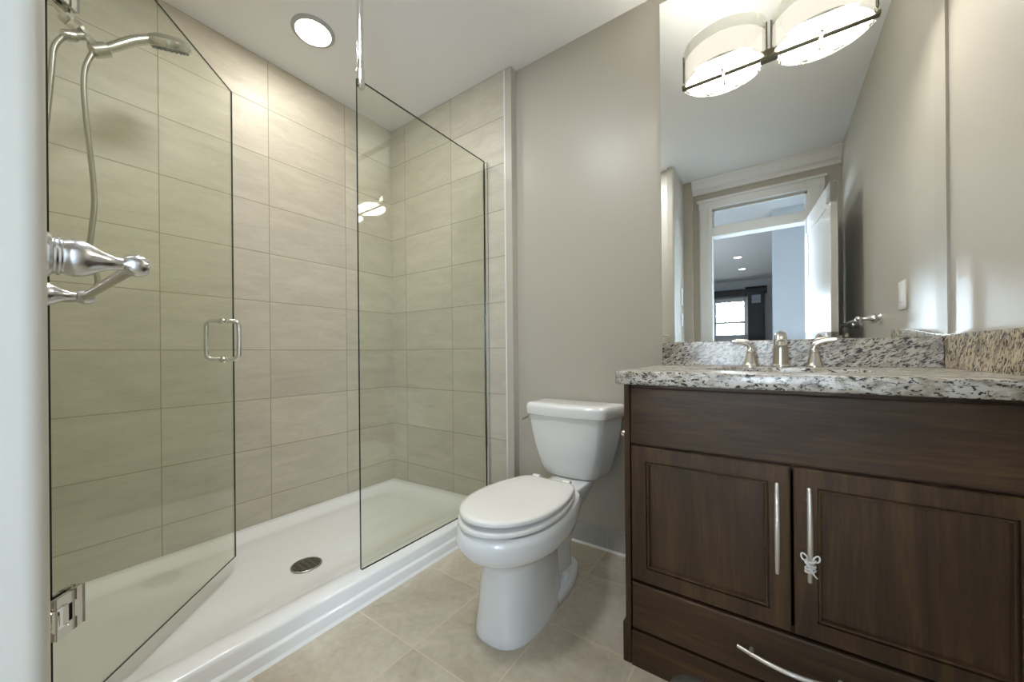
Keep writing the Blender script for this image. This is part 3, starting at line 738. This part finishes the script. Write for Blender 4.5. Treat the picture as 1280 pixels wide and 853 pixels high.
# widespread faucet
fc = empty('faucet', (0.027, 1.70, TZ1), 'brushed nickel faucet with two lever handles on the countertop', 'faucet')
FX, FY = 0.027, 1.705
bm = nb()
lathe(bm, [(0.030, 0), (0.030, 0.006), (0.0265, 0.010)], (FX, FY, TZ1), Z_, 28)
st = [(FX, FY, TZ1 + 0.008), (FX, FY, TZ1 + 0.05), (FX, FY - 0.004, TZ1 + 0.085), (FX, FY - 0.022, TZ1 + 0.108), (FX, FY - 0.05, TZ1 + 0.114), (FX, FY - 0.085, TZ1 + 0.104), (FX, FY - 0.112, TZ1 + 0.088)]
tube(bm, st, lambda t: 0.026 - 0.008 * min(1, t * 1.6) - 0.003 * max(0, t - 0.6), 20, 6)
lathe(bm, [(0.0125, 0), (0.0135, 0.012), (0.0115, 0.014)], (FX, FY - 0.110, TZ1 + 0.090), (0, -0.25, -0.97), 20)
put('spout', bm, m_nickel, fc, True)
bm = nb(); lathe(bm, [(0.004, 0), (0.004, 0.03), (0.0075, 0.033), (0.008, 0.04), (0.004, 0.045), (0, 0.046)], (FX, FY + 0.012, TZ1 + 0.09), Z_, 14); put('lift_rod', bm, m_nickel, fc, True)
for s, hx in ((-1, -0.068), (1, 0.125)):
    bm = nb()
    lathe(bm, [(0.0265, 0), (0.0265, 0.005), (0.024, 0.008), (0.0205, 0.022), (0.0155, 0.042), (0.0125, 0.052), (0.0145, 0.055), (0.0145, 0.060), (0.011, 0.066)], (hx, FY, TZ1), Z_, 28)
    tube(bm, [(hx, FY, TZ1 + 0.058), (hx, FY, TZ1 + 0.074), (hx + s * 0.008, FY - 0.003, TZ1 + 0.086), (hx + s * 0.028, FY - 0.006, TZ1 + 0.094), (hx + s * 0.06, FY - 0.01, TZ1 + 0.098)], lambda t: 0.0115 - 0.0045 * t, 14, 5)
    put('handle', bm, m_nickel, fc, True)

# paper holder on the cabinet side
ph = empty('paper_holder', (CX0, 1.36, 0.70), 'small nickel paper holder post on the side of the vanity facing the toilet', 'paper holder')
px = CX0
bm = nb(); lathe(bm, [(0.024, 0), (0.024, 0.004), (0.018, 0.009), (0.010, 0.02), (0.007, 0.035), (0.0068, 0.044), (0.0115, 0.048), (0.0125, 0.055), (0.009, 0.062), (0, 0.064)], (px, 1.35, 0.700), -X_, 24); put('post', bm, m_nickel, ph, True)
bm = nb(); lathe(bm, [(0.024, 0), (0.024, 0.004), (0.018, 0.009), (0.010, 0.02), (0.007, 0.035), (0.0068, 0.044), (0.0115, 0.048), (0.0125, 0.055), (0.009, 0.062), (0, 0.064)], (px, 1.53, 0.700), -X_, 24); put('post', bm, m_nickel, ph, True)
bm = nb(); lathe(bm, [(0.006, 0.0), (0.006, 0.18)], (px - 0.055, 1.35, 0.700), Y_, 16); put('roller', bm, m_nickel, ph, True)

# mirror with a bevelled border
bm = nb()
MX0, MX1, MZ0, MZ1 = -0.412, 0.467, 1.041, 2.60
slab(bm, MX0, MZ0, MX1, MZ1, YB - 0.0065, [(0.0, 0.0012), (0.026, 0.0), (0.03, 0.0)], 0.0055)
tag(put('mirror', bm, m_mirror), 'tall frameless wall mirror rising from the granite backsplash', 'mirror')

# vanity light: two half-round glass shades on a bar
vl = empty('vanity_light', (0.0, YB - 0.007, 2.17), 'two-shade frosted glass vanity light fixed across the mirror', 'wall light')
MYF = YB - 0.0066
bm = nb(); box(bm, -0.318, MYF - 0.012, 2.162, 0.318, MYF, 2.176, 0.002); box(bm, -0.03, MYF - 0.022, 2.155, 0.03, MYF, 2.185, 0.003)
put('bar', bm, m_bronze, vl)
def half_lens(c, hw, d, n=24, y0=None):
    y0 = MYF - 0.014 if y0 is None else y0
    R_ = (hw * hw + d * d) / (2 * d); a = math.asin(hw / R_)
    return [(c + R_ * math.sin(-a + 2 * a * i / n), y0 + (R_ - d) - R_ * math.cos(-a + 2 * a * i / n)) for i in range(n + 1)]
for c in (-0.158, 0.158):
    outer = half_lens(c, 0.150, 0.105); inner = half_lens(c, 0.146, 0.097)
    s = None
    # clear outer glass, a little taller than the frosted diffuser
    bm = nb()
    o2 = half_lens(c, 0.1505, 0.1085)
    loft(bm, [[Vector((x, y, z)) for x, y in outer] + [Vector((x, y, z)) for x, y in o2[::-1]] for z in (2.158, 2.312)])
    s = put('glass_shade', bm, m_shadeglass, vl)
    bm = nb()
    loft(bm, [[Vector((x, y, z)) for x, y in inner] for z in (2.178, 2.270)], False, False, False)
    put('frosted_diffuser', bm, m_glow, s)
    bm = nb(); prism(bm, half_lens(c, 0.143, 0.092), 'z', 2.164, 2.168); put('frosted_base', bm, m_glow2, s)
    bm = nb(); prism(bm, half_lens(c, 0.12, 0.07), 'z', 2.250, 2.254); put('upper_glow_plate', bm, m_glow3, s)  # hidden glowing plate added to throw the fixture's light up at the ceiling
    for sx in (-1, 1):
        bm = nb(); box(bm, c + sx * 0.151 - 0.0022, MYF - 0.024, 2.184, c + sx * 0.151 + 0.0022, MYF - 0.006, 2.292, 0.001); put('clip', bm, m_bronze, s)
    bm = nb(); lathe(bm, [(0.0052, 0), (0.0052, 0.050)], (c, MYF, 2.158), -Y_, 12); k = put('standoff', bm, m_trim, s, True)
    bm = nb(); lathe(bm, [(0.0065, 0), (0.0065, 0.007), (0.0, 0.009)], (c, MYF - 0.048, 2.158), -Y_, 12); put('standoff_cap', bm, m_bronze, k, True)

# ------------------------------------------------------------------ switches and outlets
def wall_plate(name, c, n, along, w, h, label, cat, rocker=True):
    c = Vector(c); n = Vector(n); a = Vector(along)
    bm = nb(); obox(bm, c + n * 0.004, a, n, Z_, w, 0.008, h, 0.0025)
    o = tag(put(name, bm, m_white_pl, None, True), label, cat)
    bm = nb(); obox(bm, c + n * 0.0085, a, n, Z_, 0.034, 0.005, 0.068, 0.0015); put('rocker' if rocker else 'socket_face', bm, m_trim, o, True)
    return o
wall_plate('light_switch', (XR, 1.27, 1.237), (-1, 0, 0), (0, 1, 0), 0.105, 0.125, 'white switch plate on the right wall, near the mirror', 'switch')
wall_plate('light_switch', (XC, -0.255, 1.52), (1, 0, 0), (0, 1, 0), 0.075, 0.16, 'upper white switch plate on the white wall reflected at the mirror left', 'switch')
wall_plate('light_switch', (XC, -0.255, 1.295), (1, 0, 0), (0, 1, 0), 0.075, 0.12, 'lower white plate on the white wall reflected at the mirror left', 'switch')

# ------------------------------------------------------------------ dark built-in and spots in the far room
cab = empty('built_in_cabinet', (-0.30, BY + 0.2, 0), 'dark built-in cabinet beside the bright window, reflected in the mirror', 'cabinet')
KX0, KX1, KY = -0.475, -0.13, BY + 0.35
bm = nb(); box(bm, KX0, BY + 0.001, 0, KX1, KY, 2.50); put('body', bm, m_cabdark, cab)
bm = nb(); slab(bm, KX0 + 0.03, 1.05, KX1 - 0.03, 2.08, KY + 0.02, [(0, -0.004)], 0.02)
bm.free(); bm = nb()
for b in ((1.05, 2.08),):
    box(bm, KX0 + 0.02, KY, b[0], KX1 - 0.02, KY + 0.02, b[1], 0.003); box(bm, KX0 + 0.07, KY + 0.02, b[0] + 0.06, KX1 - 0.07, KY + 0.026, b[1] - 0.06, 0.003)
put('door', bm, m_cabdark, cab)
bm = nb(); box(bm, KX0 + 0.02, KY, 2.12, KX1 - 0.02, KY + 0.02, 2.40, 0.003); gd = put('glass_door', bm, m_cabdark, cab)
bm = nb(); box(bm, KX0 + 0.08, KY + 0.019, 2.16, KX1 - 0.08, KY + 0.023, 2.36); put('frosted_pane', bm, plain('grey_glass', (0.25, 0.29, 0.34), 0.08), gd)
bm = nb(); prism(bm, [(KY - 0.345, 2.42), (KY + 0.03, 2.42), (KY + 0.05, 2.50), (KY + 0.09, 2.56), (KY - 0.345, 2.56)], 'x', KX0 - 0.05, KX1 + 0.05); put('cornice', bm, m_cabdark, cab)
bm = nb(); box(bm, -2.2, BY + 0.001, 2.38, KX0 - 0.05, BY + 0.22, 2.55, 0.01)
tag(put('window_valance', bm, m_cabdark), 'dark wooden valance over the far bright window', 'valance')
for y, lab in ((-4.75, 'nearer recessed spot in the far room ceiling, reflected in the mirror'), (-6.0, 'farther recessed spot in the far room ceiling, reflected in the mirror')):
    c = Vector((-0.52, y, BZ))
    sp = empty('recessed_spot', c, lab, 'ceiling light', 'far room ceiling spots')
    bm = nb(); lathe(bm, [(0.085, 0), (0.085, 0.006), (0.065, 0.012), (0.06, 0.003)], c, -Z_, 24, False, False); put('trim_ring', bm, m_trim, sp, True)
    bm = nb(); lathe(bm, [(0.06, 0.003), (0.045, 0.007), (0, 0.008)], c, -Z_, 24, True, False); put('lens', bm, m_spot, sp, True)
